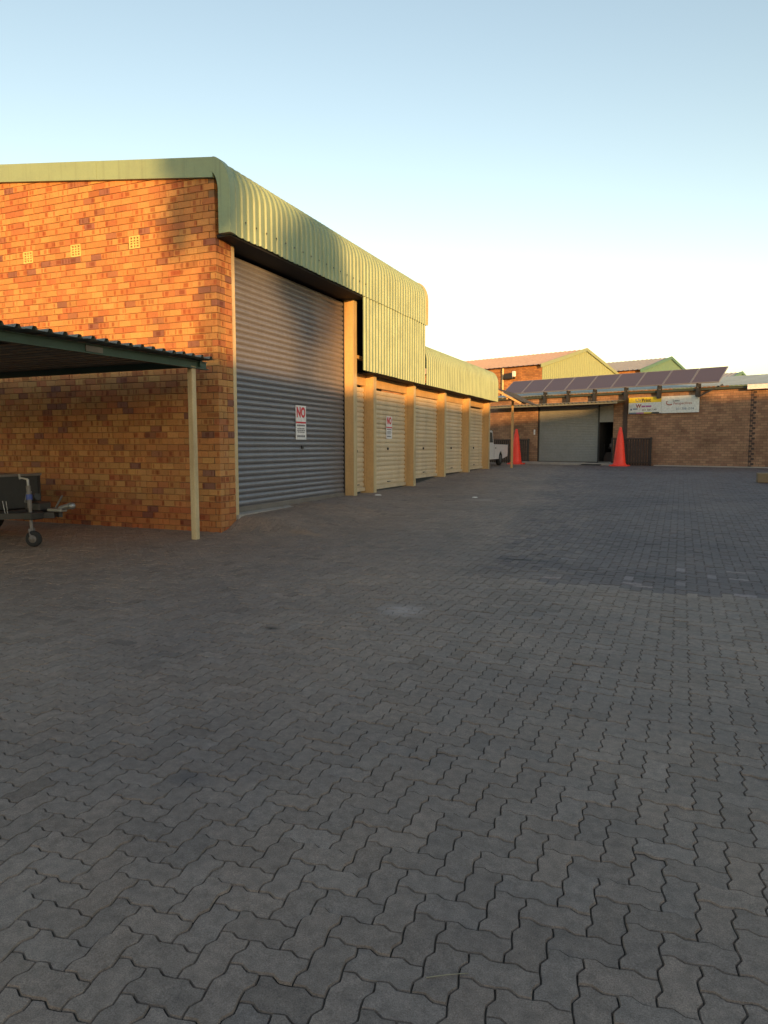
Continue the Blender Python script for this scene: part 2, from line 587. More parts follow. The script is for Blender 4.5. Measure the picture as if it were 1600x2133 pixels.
def paver_col(x, y):
    v = rnd.gauss(1, .055)
    if rnd.random() < .035: v *= rnd.uniform(.78, .9)
    lx = -2.1 - .11 * (y - 7.4)
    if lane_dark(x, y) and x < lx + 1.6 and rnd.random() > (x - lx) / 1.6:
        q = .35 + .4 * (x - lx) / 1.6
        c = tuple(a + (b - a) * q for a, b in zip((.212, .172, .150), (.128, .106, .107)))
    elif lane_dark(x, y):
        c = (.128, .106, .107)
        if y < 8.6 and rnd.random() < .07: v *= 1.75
    else:
        c = (.212, .172, .150)
        if x < -4 and y < 12: 
            k = min(1, (-4 - x) / 3) * .5
            c = (.212 + .03 * k, .172 - .008 * k, .150 - .04 * k)
    t_ = rnd.gauss(0, .012)
    return (c[0] * v * (1 + t_), c[1] * v, c[2] * v * (1 - t_))


def add_paver(m, i, j, w, h, wave, gap, bev):
    pts = outline(i, j, w, h, wave)
    cx_ = (i + w / 2) * PW; cy_ = (j + h / 2) * PW
    o1 = inset(pts, gap); o2 = inset(pts, gap + bev)
    dz = max(-.003, min(.003, rnd.gauss(0, .0018))); tx, ty = (max(-.022, min(.022, rnd.gauss(0, .013))) for _ in range(2))
    zt = lambda x, y: g(x, y) + dz + tx * (x - cx_) + ty * (y - cy_)
    n = len(pts)
    vs = [(x, y, zt(x, y) - .008) for x, y in o1] + [(x, y, zt(x, y)) for x, y in o2]
    fs = [tuple(range(n, 2 * n))] + [(k, (k + 1) % n, n + (k + 1) % n, n + k) for k in range(n)]
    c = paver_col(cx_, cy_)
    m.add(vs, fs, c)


def far_line_y(x):          # foot of the far wall
    return 32.03 - (x + .336) * (.334 / .942)


cells = []
for j in range(int(-.6 / PW), int(36.5 / PW)):
    y = j * PW
    for i in range(int(-13.2 / PW), int(13 / PW)):
        k = (i + j) % 4
        if k == 0: w, h = 2, 1
        elif k == 2: w, h = 1, 2
        else: continue
        x = i * PW
        if x < XF - .28 and y > YC + .05 and y < 25.9: continue
        if x < XD + .02 and YC < y < 25.9: continue
        if y > far_line_y(x) + .1: continue
        p = to_px((x + .1, y + .1, g(x, y)))
        if p is None or p[0] < -420 or p[0] > 2050 or p[1] > 2500: continue
        cells.append((p[2], p[0], p[1], i, j, w, h))
vis = [c for c in cells if -60 < c[1] < 1660 and c[2] < 2200]
vis.sort(key=lambda c: c[0])
single = set((c[3], c[4]) for c in vis[:300])
paving = MB().box(-.01, .01, 4.0, 4.01, -.05, -.03)
pav = ground_grid([x for x in gxs if -13.5 <= x <= 13.5], [y for y in gys if -1 <= y <= 37], -.022).build('yard_paving', M['sand'])
tag(pav, kind='structure')
field_near, field_far = MB(), MB()
for (z, px, py, i, j, w, h) in cells:
    if (i, j) in single:
        m = MB(); add_paver(m, i, j, w, h, WAVE, .0013, .0026)
        m.build('paver', M['paver'], pav)
    elif z < 9:
        add_paver(field_near, i, j, w, h, WAVE, .0013, .0026)
    else:
        add_paver(field_far, i, j, w, h, WAVE_L, .0016, .003)
tag(field_near.build('paver_field', M['paver'], pav), kind='stuff')
tag(field_far.build('paver_field', M['paver'], pav), kind='stuff')

# ================================================================== WAREHOUSE
wh = thing('warehouse', (XF, YC, .07), 'orange brick warehouse with rounded pale green canopy and a row of roller doors', 'building')

BR = [((.43, .195, .07), 48), ((.46, .235, .085), 28), ((.38, .145, .058), 17), ((.29, .125, .065), 4), ((.22, .10, .07), 3)]
_pool = [c for c, n in BR for _ in range(n)]


def brick_col():
    c = rnd.choice(_pool); v = rnd.gauss(1, .07)
    return tuple(max(.02, x * v * rnd.gauss(1, .02)) for x in c)


def barge_low(x): return 5.395 + .124 * (-6.535 - x)


# wall core (mortar), bricks proud of it
core = MB()
core.add([(-13.4, YC + .014, -.3), (XF - .014, YC + .014, -.3), (XF - .014, YC + .014, barge_low(XF) + .15), (-13.4, YC + .014, barge_low(-13.4) + .15),
          (-13.4, YC + .23, -.3), (XF - .014, YC + .23, -.3), (XF - .014, YC + .23, barge_low(XF) + .15), (-13.4, YC + .23, barge_low(-13.4) + .15)],
         [(0, 1, 2, 3), (5, 4, 7, 6), (1, 5, 6, 2), (4, 0, 3, 7), (3, 2, 6, 7), (0, 4, 5, 1)])
core.box(XF - .22, XF - .014, YC + .2301, YC + .40, -.3, 5.2)
wall = core.build('wall', M['mortar'], wh)
VENTS = [-8.12, -9.365, -10.455]
bricks = []
for k in range(-2, 66):
    z0 = .05 + k * .1; z1 = z0 + .0925
    odd = k % 2
    x = XF if not odd else XF - .116
    first = True
    while x > -13.3:
        x1 = x - (.222 if not (first and odd) else .222)
        xa, xb = x1, x
        first = False
        x = x1 - .003
        segs = [(xa, xb)]
        if 4.5 < z0 < 4.74:
            for vx in VENTS:
                ns = []
                for a, b in segs:
                    if b <= vx - .112 or a >= vx + .112: ns.append((a, b)); continue
                    if a < vx - .112 - .03: ns.append((a, vx - .114))
                    if b > vx + .112 + .03: ns.append((vx + .114, b))
                segs = ns
        for a, b in segs:
            if z1 > barge_low((a + b) / 2) + .13: continue
            bricks.append(('f', a, b, z0, z1))
    # return face (nib)
    if z0 < 5.1:
        if odd: spans = [(YC, YC + .222), (YC + .227, YC + .40)]
        else: spans = [(YC + .111, YC + .225), (YC + .23, YC + .40)]
        for a, b in spans: bricks.append(('n', a, b, z0, z1))


def brick_mesh(m, q):
    t_, a, b, z0, z1 = q
    jz = rnd.gauss(0, .0012); jd = rnd.gauss(0, .0014)
    col = brick_col()
    if z0 < .38 + rnd.random() * .12: col = (col[0] * .95, col[1] * .78, col[2] * .74)
    if t_ == 'f':
        m.box(a, b, YC - abs(jd), YC + .10, z0 + jz, z1 + jz, col, .004)
    else:
        m.box(XF - .10, XF + abs(jd) * .6, a + (.0 if a > YC + .01 else .002), b, z0 + jz, z1 + jz, col, .004)


def brick_key(q):
    t_, a, b, z0, z1 = q
    c = ((a + b) / 2, YC, z0 + .05) if t_ == 'f' else (XF, (a + b) / 2, z0 + .05)
    p = to_px(c)
    if p is None or not (0 < p[0] < 1600): return 1e9
    if t_ == 'n': return p[2] + 3
    if p[0] < 425 and 2.62 < z0 < 2.95: return 1e8
    if p[0] < 425 and z0 < 2.62: return p[2] + 1.5
    return p[2]


bricks.sort(key=brick_key)
rest = MB()
for n, q in enumerate(bricks):
    if n < 300:
        m = MB(); brick_mesh(m, q); m.build('brick', M['brick'], wall)
    else:
        brick_mesh(rest, q)
tag(rest.build('brickwork', M['brick'], wall), kind='stuff')

# vents
for vx in VENTS:
    m = MB()
    w, h, y0, y1 = .108, .098, YC - .004, YC + .045
    zc = 4.648
    m.box(vx - w, vx - w + .02, y0, y1, zc - h, zc + h); m.box(vx + w - .02, vx + w, y0, y1, zc - h, zc + h)
    m.box(vx - w + .02, vx + w - .02, y0 + .001, y1, zc + h - .02, zc + h); m.box(vx - w + .02, vx + w - .02, y0 + .001, y1, zc - h, zc - h + .02)
    for k in range(1, 3):
        xx = vx - w + .02 + (2 * w - .04) * k / 3
        m.box(xx - .010, xx + .010, y0 + .002, y1, zc - h + .02, zc + h - .02)
    for k in range(1, 4):
        zz = zc - h + .02 + (2 * h - .04) * k / 4
        m.box(vx - w + .02, vx + w - .02, y0 + .003, y1, zz - .008, zz + .008)
    av = m.build('air_vent', M['vent'], wh)
    m = MB(); m.box(vx - w + .004, vx + w - .004, y1 - .024, y1 - .006, zc - h + .004, zc + h - .004); m.build('hole_backing', M['dark'], av)  # near-black plate paints the shade inside the vent holes
# canopy profile
RC, RV = .30, .46


def profile(zb, ztop_face, slope, xback):
    """points (x,z) from the lower front edge up over the bullnose to the back"""
    pts = [(XC, zb), (XC, zb + (ztop_face - zb) * .5), (XC, ztop_face)]
    a1 = math.pi / 2 + math.atan(-slope) * 0
    cxx, czz = XC - RC, ztop_face
    n = 9
    end = math.pi / 2 - math.atan(slope)
    end = math.pi / 2 + 0 - math.atan(slope) * 1.0
    for k in range(1, n + 1):
        a = (math.pi / 2 + math.atan(slope) * 0 - math.atan(slope)) * k / n
        pts.append((cxx + RC * math.cos(a), czz + RV * math.sin(a)))
    xl, zl = pts[-1]
    pts.append((xback, zl + slope * (xl - xback)))
    return pts


def rib_profile(y0, y1, pitch=.1715, rh=.025):
    out = [(y0, 0)]
    n = int(round((y1 - y0) / pitch)); p = (y1 - y0) / n
    for k in range(n):
        b = y0 + k * p
        out += [(b + p * .30, 0), (b + p * .40, rh), (b + p * .60, rh), (b + p * .70, 0)]
    out.append((y1, 0))
    return out


def ribbed(m, path, y0, y1, pitch=.1715, rh=.025, axis='y', th=.0):
    """sheet with ribs running along path (x,z), ribs spaced along y"""
    nrm = []
    for k in range(len(path)):
        a = Vector(path[max(0, k - 1)]); b = Vector(path[min(len(path) - 1, k + 1)])
        d = (b - a).normalized(); nrm.append(Vector((d.y, -d.x)))
    rp = rib_profile(y0, y1, pitch, rh)
    vs = []
    for (px, pz), nn in zip(path, nrm):
        for y, h in rp:
            vs.append((px + nn.x * h, y, pz + nn.y * h) if axis == 'y' else (y, px + nn.x * h, pz + nn.y * h))
    n = len(rp)
    fs = [(j * n + i, j * n + i + 1, (j + 1) * n + i + 1, (j + 1) * n + i) for j in range(len(path) - 1) for i in range(n - 1)]
    m.add(vs, fs)
    if th:
        # returned lower and upper lips so that the sheet shows a thickness
        pass
    return m


TALL = profile(4.58, 5.20, .124, -13.4)
LOW = profile(3.035, 3.66, .10, -13.4)
Y_T0, Y_T1, Y_L1 = 8.97, 17.74, 25.72
ns = 13
for k in range(ns):
    a = Y_T0 + .10 + (Y_T1 - Y_T0 - .12) * k / ns; b = Y_T0 + .10 + (Y_T1 - Y_T0 - .12) * (k + 1) / ns
    e_ = rnd.uniform(0, .005)
    ribbed(MB(), [(x + e_, z + (rnd.uniform(-.006, .006) if q == 0 else 0)) for q, (x, z) in enumerate(TALL)], a, b + .012).build('roof_sheet', M['green'], wh)
ns = 12
for k in range(ns):
    a = Y_T1 + .02 + (Y_L1 - Y_T1 - .04) * k / ns; b = Y_T1 + .02 + (Y_L1 - Y_T1 - .04) * (k + 1) / ns
    e_ = rnd.uniform(0, .005)
    ribbed(MB(), [(x + e_, z + (rnd.uniform(-.006, .006) if q == 0 else 0)) for q, (x, z) in enumerate(LOW)], a, b + .012).build('roof_sheet', M['green'], wh)
# drop panels under the far half of the tall canopy
ns = 6
for k in range(ns):
    a = 13.78 + (Y_T1 - .02 - 13.78) * k / ns; b = 13.78 + (Y_T1 - .02 - 13.78) * (k + 1) / ns
    e_ = rnd.uniform(0, .005)
    ribbed(MB(), [(XC - .02 + e_, 3.035 + rnd.uniform(-.006, .006)), (XC - .02 + e_, 4.64)], a, b + .010).build('drop_sheet', M['green'], wh)


def end_band(prof_, ya, yb, out=.012, inn=.27):
    """flashing that follows a canopy profile: a flat face on its end and a lapped strip on top"""
    m = MB()
    ou, iu = [], []
    for k in range(len(prof_)):
        a = Vector(prof_[max(0, k - 1)]); b = Vector(prof_[min(len(prof_) - 1, k + 1)])
        d = (b - a).normalized(); nn = Vector((d.y, -d.x)); p = Vector(prof_[k])
        ou.append(p + nn * out); iu.append(p - nn * inn)
    n = len(prof_)
    vs = [(p.x, ya, p.y) for p in ou] + [(p.x, ya, p.y) for p in iu] + [(p.x, yb, p.y) for p in ou] + [(p.x, yb, p.y) for p in iu]
    fs = []
    for k in range(n - 1):
        fs += [(k, n + k, n + k + 1, k + 1), (k, k + 1, 2 * n + k + 1, 2 * n + k), (n + k, 3 * n + k, 3 * n + k + 1, n + k + 1)]
    fs += [(0, 2 * n, 3 * n, n)]
    return m.add(vs, fs)


# near end cap following the bullnose, then barge boards up the roof slope
capp = [p for p in TALL[:-1]]
end_band(capp, Y_T0 - .012, Y_T0 + .13, .040, .17).build('end_cap', M['green'], wh)
xl, zl = TALL[-2]
xs_ = [xl - .004, -8.80, -11.6, -13.4]
for a, b in zip(xs_, xs_[1:]):
    m = MB()
    ztop = lambda x: zl + .124 * (xl - x) + .035
    q = .004 if a != xs_[1] else .008
    m.add([(b + .0015, YC - .05 - q, ztop(b) - .29), (a, YC - .05 - q, ztop(a) - .29), (a, YC - .05 - q, ztop(a)), (b + .0015, YC - .05 - q, ztop(b)),
           (b + .0015, YC - .003, ztop(b) - .29), (a, YC - .003, ztop(a) - .29), (a, YC + .14, ztop(a)), (b + .0015, YC + .14, ztop(b))],
          [(0, 1, 2, 3), (3, 2, 6, 7), (0, 4, 5, 1), (1, 5, 6, 2), (4, 0, 3, 7)])
    m.build('barge_board', M['green'], wh)
# screws on the canopy face
for k in range(16):
    m = MB(); yy = 9.36 + k * .2955
    m.lathe([(.0, .014), (.012, .010), (.014, 0)], 8, (1, 0, 0), (XC + .036, yy, 4.82)).build('screw', M['black_steel'], wh)
# far ends of the two canopies
end_band(TALL[:-1], Y_T1 - .03, Y_T1 + .05, .045, .10).build('end_flashing', M['cream'], wh)
m = MB(); P_ = [(x, z) for x, z in LOW[:-1]] + [(-7.6, LOW[-2][1] + .08), (-7.6, 3.035)]
m.prism(P_, 'y', Y_L1 - .015, Y_L1 + .01).build('end_plate', M['green'], wh)
m = MB(); P_ = [(XC - .06, 3.06)] + [(x - .06, z - .02) for x, z in TALL[1:-1]] + [(-9.0, 5.9), (-9.0, 3.06)]
m.prism(P_, 'y', Y_T1 - .028, Y_T1 - .012).build('gable_infill', M['green'], wh)
# soffits, and near-black sheets that stand in for unlit voids
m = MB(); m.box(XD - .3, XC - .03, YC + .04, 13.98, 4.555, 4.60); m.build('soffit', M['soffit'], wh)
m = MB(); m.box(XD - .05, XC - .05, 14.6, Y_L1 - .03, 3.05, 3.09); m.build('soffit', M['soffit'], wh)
m = MB(); m.box(-7.6, -7.55, 13.9, 17.7, 2.9, 5.5); m.box(-7.55, XD - .02, 13.85, 13.9, 3.0, 5.4); m.build('void_backing', M['dark'], wh)
m = MB(); m.box(-7.9, -7.85, 9.3, 13.9, 0, 5.4); m.build('void_backing', M['dark'], wh)

# jamb, columns, header beams
m = MB(); m.box(XF - .25, XF - .01, YC + .403, YC + .50, .0, 4.553, bev=.004); m.build('door_jamb', M['cream'], wh)


def column(y1, zb, zt, w=.15, mat='tan'):
    """H section column: web face towards the camera, flange edge to the yard"""
    m = MB()
    x0, x1 = XD - .10, XF
    m.box(x0, x1 - .012, y1 - w, y1 - .012, zb, zt, bev=.003)
    c = m.build('column', M[mat], wh)
    m = MB(); m.box(x1 - .011, x1, y1 - w - .012, y1, zb, zt, bev=.002); m.build('flange', M['cream'], c)
    m = MB(); m.box(x0 + .08, x1 + .05, y1 - w - .06, y1 + .05, zb - .03, zb + .025); m.build('footing', M['concrete'], c)
    return c


column(14.03, .30, 4.553, .16)
PIL = [15.10, 17.75, 20.40, 23.05, 25.70]
for y in PIL:
    column(y, g(XF, y) - .05, 3.048, .15)
m = MB(); m.box(XF - .15, XF - .02, 14.031, 14.75, 3.33, 3.40); m.build('brace', M['tan'], wh)


def slat_mesh_grey(L):
    m = MB()
    pr = [(-.006, -.011), (0, -.006), (.010, -.006), (.018, .004), (.034, .015), (.055, .018), (.076, .013), (.090, .002), (.095, -.006), (.1, -.006)]
    vs = [(x, y, z) for (z, x) in pr for y in (0, L)]
    m.add(vs, [(2 * k, 2 * k + 1, 2 * k + 3, 2 * k + 2) for k in range(len(pr) - 1)], None, True)
    return m.mesh('slat', M['slat_grey'])


def slat_mesh_tan(L):
    m = MB()
    pr = [(-.006, -.027), (0, -.022), (.014, -.022), (.020, 0), (.06, .006), (.100, 0), (.106, -.022), (.115, -.022)]
    vs = [(x, y, z) for (z, x) in pr for y in (0, L)]
    m.add(vs, [(2 * k, 2 * k + 1, 2 * k + 3, 2 * k + 2) for k in range(len(pr) - 1)])
    return m.mesh('slat', M['slat_tan'])


def roller(y0, y1, zb, zt, kind, lockz):
    d = MB()
    d.box(XD - .03, XD + .03, y0 + .01, y1 - .01, zb, zb + .09, bev=.006)
    door = d.build('roller_door', M['bar_grey'] if kind == 'grey' else M['slat_tan'], wh)
    off = frame_of(wh)
    me = slat_mesh_grey(y1 - y0) if kind == 'grey' else slat_mesh_tan(y1 - y0)
    p = .100 if kind == 'grey' else .115
    z = zb + .09
    while z < zt - p * .5:
        q = put('slat', me, door, (XD - off.x + rnd.gauss(0, .0016), y0 - off.y + rnd.uniform(-.002, .002), z - off.z))
        q.rotation_euler = (rnd.uniform(-.0005, .0005), rnd.gauss(0, .004), rnd.gauss(0, .0004))
        z += p
    ym = (y0 + y1) / 2 if kind != 'grey' else 12.0
    m = MB(); m.box(XD + .01, XD + .035, ym - .035, ym + .035, lockz - .03, lockz + .03, bev=.006); m.build('lock', M['black_steel'], door)
    if kind != 'grey':
        m = MB(); m.tube((XD + .03, ym - .06, zb + .16), (XD + .05, ym - .06, zb + .16), .012); m.tube((XD + .03, ym + .06, zb + .16), (XD + .05, ym + .06, zb + .16), .012)
        m.bar((XD + .05, ym - .07, zb + .16), (XD + .05, ym + .07, zb + .16), .02, .02); m.build('pull_handle', M['black_steel'], door)
    for a, b in ((y0 + .001, y0 + .03), (y1 - .03, y1 - .001)):
        m = MB(); m.box(XD - .05, XD + .03, a, b, zb, zt); m.build('side_guide', M['black_steel'] if kind == 'grey' else M['tan'], door)
    return door


roller(YC + .50, 13.87, .31, 4.53, 'grey', 1.40)
m = MB(); m.box(XD - .1, XF + .03, YC + .42, 14.0, .0, .31); m.build('threshold', M['concrete'], wh)
edges = [14.03] + PIL
for k, (a, b) in enumerate(zip(edges, edges[1:])):
    zb = g(XF, b) + .02 if k else .37
    roller(a + .002, b - .152, zb, 2.80, 'tan', 1.35 if k else 1.3)
    m = MB(); m.box(XD - .06, XD + .045, a + .001, b - .151, 2.80, 3.048, bev=.004); m.build('header', M['tan'], wh)
# end return wall at the far end of the row
m = MB(); m.box(-13.4, XD - .11, 25.60, 25.72, -.2, 3.04); m.build('wall', M['brick_far'], wh)

# lean-to at the far end
lt = thing('lean_to', (-6.0, 26.9, .56), 'low lean-to roof on one tan post behind the last roller door', 'lean-to')
m = MB(); m.box(-6.04, -5.96, 26.86, 26.94, .50, 3.14, bev=.006); m.build('post', M['tan'], lt)
for k in range(5):
    ribbed(MB(), [(-5.42, 3.02), (-6.35, 3.53), (-7.9, 4.0)], 25.76 + k * .686, 25.76 + (k + 1) * .686 - .002).build('roof_sheet', M['dkgrey'], lt)  # charcoal colour stands in for the shaded underside
m = MB(); m.bar((-5.44, 25.80, 2.96), (-6.35, 25.80, 3.46), .05, .07); m.build('edge_beam', M['tan'], lt)
m = MB(); m.bar((-5.97, 25.83, 3.18), (-5.97, 29.1, 3.18), .06, .10); m.build('purlin', M['tan'], lt)

# ================================================================== CARPORT
cp = thing('carport', (-6.5, 8.29, .06), 'flat corrugated carport roof on a tan post before the brick wall', 'carport')
m = MB(); m.box(-6.545, -6.455, 8.245, 8.335, .02, 2.56, bev=.008)
m.build('post', M['cream'], cp)
m = MB(); m.box(-11.9, -11.8, 8.245, 8.335, .0, 2.56, bev=.008); m.build('post', M['cream'], cp)
for k in range(7):
    a = 8.55 - k * .80; b = a - .798
    p = [(-6.27, 2.665 - (8.55 - a) * .012), (-9.2, 2.652 - (8.55 - a) * .012), (-12.6, 2.64 - (8.55 - a) * .012)]
    ribbed(MB(), p, b, a, .20, .040).build('roof_sheet', M['sheet'], cp)
m = MB(); m.bar((-6.50, 8.60, 2.59), (-6.50, 3.0, 2.53), .05, .11)
m.bar((-6.472, 8.60, 2.64), (-6.472, 3.0, 2.58), .04, .012); m.bar((-6.462, 8.60, 2.54), (-6.462, 3.0, 2.48), .06, .012)
b_ = m.build('edge_beam', M['teal'], cp)
m = MB(); m.box(-6.474, -6.460, 6.32, 6.58, 2.535, 2.605); m.build('plate', M['bar_grey'], b_)
m = MB(); m.bar((-6.44, 8.44, 2.61), (-12.6, 8.44, 2.585), .05, .09); m.build('purlin', M['teal'], cp)
m = MB(); m.bar((-6.53, 5.6, 2.58), (-12.6, 5.6, 2.55), .05, .08); m.build('purlin', M['black_steel'], cp)
m = MB(); m.bar((-6.53, 3.2, 2.55), (-12.6, 3.2, 2.52), .05, .08); m.build('purlin', M['black_steel'], cp)

# ================================================================== TRAILER
tr = thing('trailer', (-9.6, 7.17, .05), 'dark grey box trailer with jockey wheel parked under the carport', 'trailer')
BX, BY0, BY1, BYC = -8.97, 6.57, 7.77, 7.17
m = MB(); m.box(BX - 2.3, BX, BY0, BY1, .50, 1.0, bev=.012); bx_ = m.build('box_body', M['dkgrey'], tr)
for yy in (BY0 + .01, BY1 - .05):
    m = MB(); m.box(BX + .001, BX + .014, yy, yy + .04, .51, .985); m.build('corner_post', M['black_steel'], bx_)
m = MB(); m.box(BX + .001, BX + .02, BY0 - .01, BY1 + .01, .978, 1.012); m.build('top_rail', M['bar_grey'], bx_)
for yy in (BY0 + .06, BY1 - .14):
    m = MB(); m.box(BX - 2.3, BX - .05, yy, yy + .08, .38, .495); m.build('chassis_rail', M['black_steel'], tr)
m = MB(); m.box(BX - .045, BX + .06, BY0, BY1, .385, .49, bev=.006); m.build('cross_member', M['black_steel'], tr)
for sgn in (-1, 1):
    m = MB(); m.bar((BX + .06, BYC + sgn * .5, .44), (BX + 1.0, BYC + sgn * .05, .47), .05, .08); m.build('drawbar', M['black_steel'], tr)
m = MB(); m.box(BX + .86, BX + 1.12, BYC - .06, BYC + .06, .512, .56, bev=.01); m.tube((BX + 1.05, BYC, .56), (BX + 1.24, BYC, .60), .034, 12, .044)
m.lathe([(0, -.05), (.036, -.036), (.05, 0), (.036, .036), (0, .05)], 14, (0, 0, 1), (BX + 1.27, BYC, .60)); m.tube((BX + 1.0, BYC - .03, .57), (BX + 1.15, BYC - .05, .74), .013)
m.build('coupling', M['zinc'], tr)
m = MB(); m.box(BX + .50, BX + .78, BYC - .12, BYC + .10, .515, .64, bev=.02); m.tube((BX + .55, BYC - .1, .68), (BX + .74, BYC - .1, .72), .05, 12); m.build('winch', M['black_steel'], tr)
m = MB(); m.bar((BX + .60, BYC - .16, .64), (BX + .68, BYC - .18, .80), .06, .03); m.build('brake_lever', M['zinc'], tr)
for dx in (0, .07):
    m = MB(); m.tube((BX + .30 + dx, BYC - .30, .66), (BX + .36 + dx * .6, BYC - .30, .40), .006, 6); m.build('chain', M['zinc'], tr)
# jockey wheel
JX, JY = -8.12, 6.86
m = MB(); m.tube((JX, JY, .26), (JX - .05, JY + .03, .58), .022, 12); m.tube((JX - .05, JY + .03, .58), (JX - .10, JY + .06, .88), .030, 12); jk = m.build('jockey_stand', M['bar_grey'], tr)
m = MB(); m.tube((JX - .10, JY + .06, .88), (JX - .11, JY + .065, .97), .018, 10); m.bar((JX - .11, JY + .065, .97), (JX - .20, JY + .02, .99), .02, .02); m.tube((JX - .20, JY + .02, .97), (JX - .205, JY + .01, 1.04), .016, 8); m.build('crank', M['zinc'], jk)
m = MB(); m.box(JX - .12, JX + .03, JY - .03, JY + .18, .42, .52, bev=.01); m.build('clamp', M['black_steel'], jk)
m = MB(); m.tube((JX - .068, JY + .041, .69), (JX - .080, JY + .048, .76), .040, 12); m.build('collar', M['blue'], jk)
ax = Vector((.35, -1, 0)).normalized(); wc = Vector((JX + .05, JY - .02, .165))
m = MB(); m.lathe([(.055, -.03), (.09, -.034), (.108, -.02), (.112, 0), (.108, .02), (.09, .034), (.055, .03)], 22, ax, wc); wl = m.build('wheel', M['rubber'], tr)
m = MB(); m.lathe([(0, -.028), (.057, -.028), (.057, .028), (0, .028)], 16, ax, wc); m.tube(wc - ax * .05, wc + ax * .05, .014, 8); m.build('rim', M['bar_grey'], wl)
m = MB(); m.bar(wc + ax * .05, Vector((JX, JY - .04, .30)), .03, .012); m.bar(wc - ax * .05, Vector((JX, JY + .03, .30)), .03, .012); m.build('fork', M['bar_grey'], wl)
for yy in (BY0 - .12, BY1 + .12):
    wc = Vector((BX - 1.3, yy, .36))
    m = MB(); m.lathe([(.17, -.07), (.26, -.08), (.295, -.05), (.30, 0), (.295, .05), (.26, .08), (.17, .07)], 28, (0, 1, 0), wc); wl = m.build('wheel', M['rubber'], tr)
    m = MB(); m.lathe([(0, -.05), (.172, -.06), (.172, .06), (0, .05)], 20, (0, 1, 0), wc); m.build('rim', M['bar_grey'], wl)
    m = MB()
    for k in range(8):
        a = math.pi * k / 8; b = math.pi * (k + 1) / 8
        m.bar(wc + Vector((math.cos(a) * .36, 0, math.sin(a) * .36)), wc + Vector((math.cos(b) * .36, 0, math.sin(b) * .36)), .2, .02)
    m.build('mudguard', M['dkgrey'], tr)

# ================================================================== NOTICES on doors


def notice(yc, z0, z1, w, label, rzt=0.0):
    x = XD + .022
    n_ = thing('notice', (x, yc, (z0 + z1) / 2), label, 'sign', 'white notices stuck on roller doors')
    H = z1 - z0
    m = MB(); m.box(x - .002, x + .002, yc - w / 2, yc + w / 2, z0, z1); m.build('sheet', M['white_paper'], n_)

    def txt(body, size, zrel, mat, bold=0.0, wd=1.0):
        me = text_mesh('lettering', body, size, M[mat], bold, width=wd)
        o = put('lettering', me, n_, (.004, 0, zrel))
        o.rotation_euler = (math.pi / 2, 0, math.pi / 2)
    txt('NO', H * .40, H * .285, 'red_ink', .013, .82)
    m = MB(); m.box(x + .0022, x + .0034, yc - w / 2 + .008, yc + w / 2 - .008, z0 + H * .475, z0 + H * .525); m.build('red_band', M['red_ink'], n_)
    # the small print is too small to read: rows of printed dashes
    for zr, hh, inset_ in ((-.085, .045, .05), (-.18, .028, .06), (-.23, .028, .05), (-.28, .028, .07), (-.40, .055, .05)):
        m = MB(); y = yc - w / 2 + inset_
        while y < yc + w / 2 - inset_ - .02:
            d_ = min(rnd.uniform(.03, .07), yc + w / 2 - inset_ - y)
            m.box(x + .0022, x + .0032, y, y + d_, (z0 + z1) / 2 + H * (zr - hh / 2), (z0 + z1) / 2 + H * (zr + hh / 2)); y += d_ + .012
        m.build('print_line', M['grey_ink'], n_)


notice(11.95, 1.545, 2.20, .40, 'white notice with red lettering on the tall grey roller door')
notice(16.42, 1.60, 2.165, .38, 'white notice with red lettering on a low tan roller door')

# ================================================================== FAR WORKSHOP (rotated frame)
FP = Vector((-.336, 32.03, 0))
FRZ = math.atan2(-.334, .942)
fb = thing('workshop', FP, 'low brown brick workshop with grey shutter across the end of the yard', 'building', rz=FRZ, local=True)
GZ = .52
m = MB()
X0, X1, ZT = -12.0, 12.0, 3.74
oa, ob, ozt = -6.44, -2.62, 3.25
m.box(X0, oa, 0, .22, .2, ZT); m.box(ob, X1, 0, .22, .2, ZT); m.box(oa, ob, .0, .22, ozt, ZT)
m.build('wall', M['brick_far'], fb)
m = MB()
prf = []
z = .69
while z < 3.2:
    prf += [(z, 0.10), (z + .02, .09), (z + .055, .09), (z + .075, .10)]; z += .076
vs = [(x, y, zz) for (zz, y) in prf for x in (oa + .02, -3.31)]
m.add(vs, [(2 * k, 2 * k + 1, 2 * k + 3, 2 * k + 2) for k in range(len(prf) - 1)])
sh = m.build('roller_door', M['grey_door'], fb)
m = MB(); m.box(oa, oa + .06, .05, .12, .6, 3.25); m.build('side_guide', M['black_steel'], sh)
m = MB(); m.box(-3.36, -3.29, .05, .12, .6, 3.25); m.build('side_guide', M['black_steel'], sh)
m = MB(); m.box(-3.30, ob, .06, .12, 2.48, 3.25); m.build('fascia', M['grey_door'], fb)
m = MB(); m.box(-3.28, ob, 2.0, 2.05, .5, 3.2); m.box(-3.34, -3.30, .13, 2.0, .5, 3.2); m.box(ob + .001, ob + .04, .23, 2.0, .5, 3.2); m.box(-3.3, ob, .23, 2.0, 2.6, 2.65); m.build('doorway', M['dark'], fb)
m = MB(); m.box(-3.28, ob, .0, 2.0, .55, .69); m.build('step', M['concrete'], fb)
m = MB(); m.box(-3.27, -2.70, .5, .9, .69, 1.0); m.box(-3.2, -2.8, .55, .85, 1.0, 1.12); m.box(-3.1, -2.72, .6, .9, 1.3, 1.36)
stk = thing('shelf_unit', FP, 'cluttered low shelf inside the dark open doorway of the workshop', 'shelf', rz=FRZ, local=True)
m.build('shelf', M['brown_slat'], stk)
m = MB(); m.box(-3.05, -2.85, .62, .8, 1.36, 1.52, bev=.01); m.box(-2.83, -2.73, .62, .8, 1.36, 1.60, bev=.01); m.build('carton', M['bar_grey'], stk)
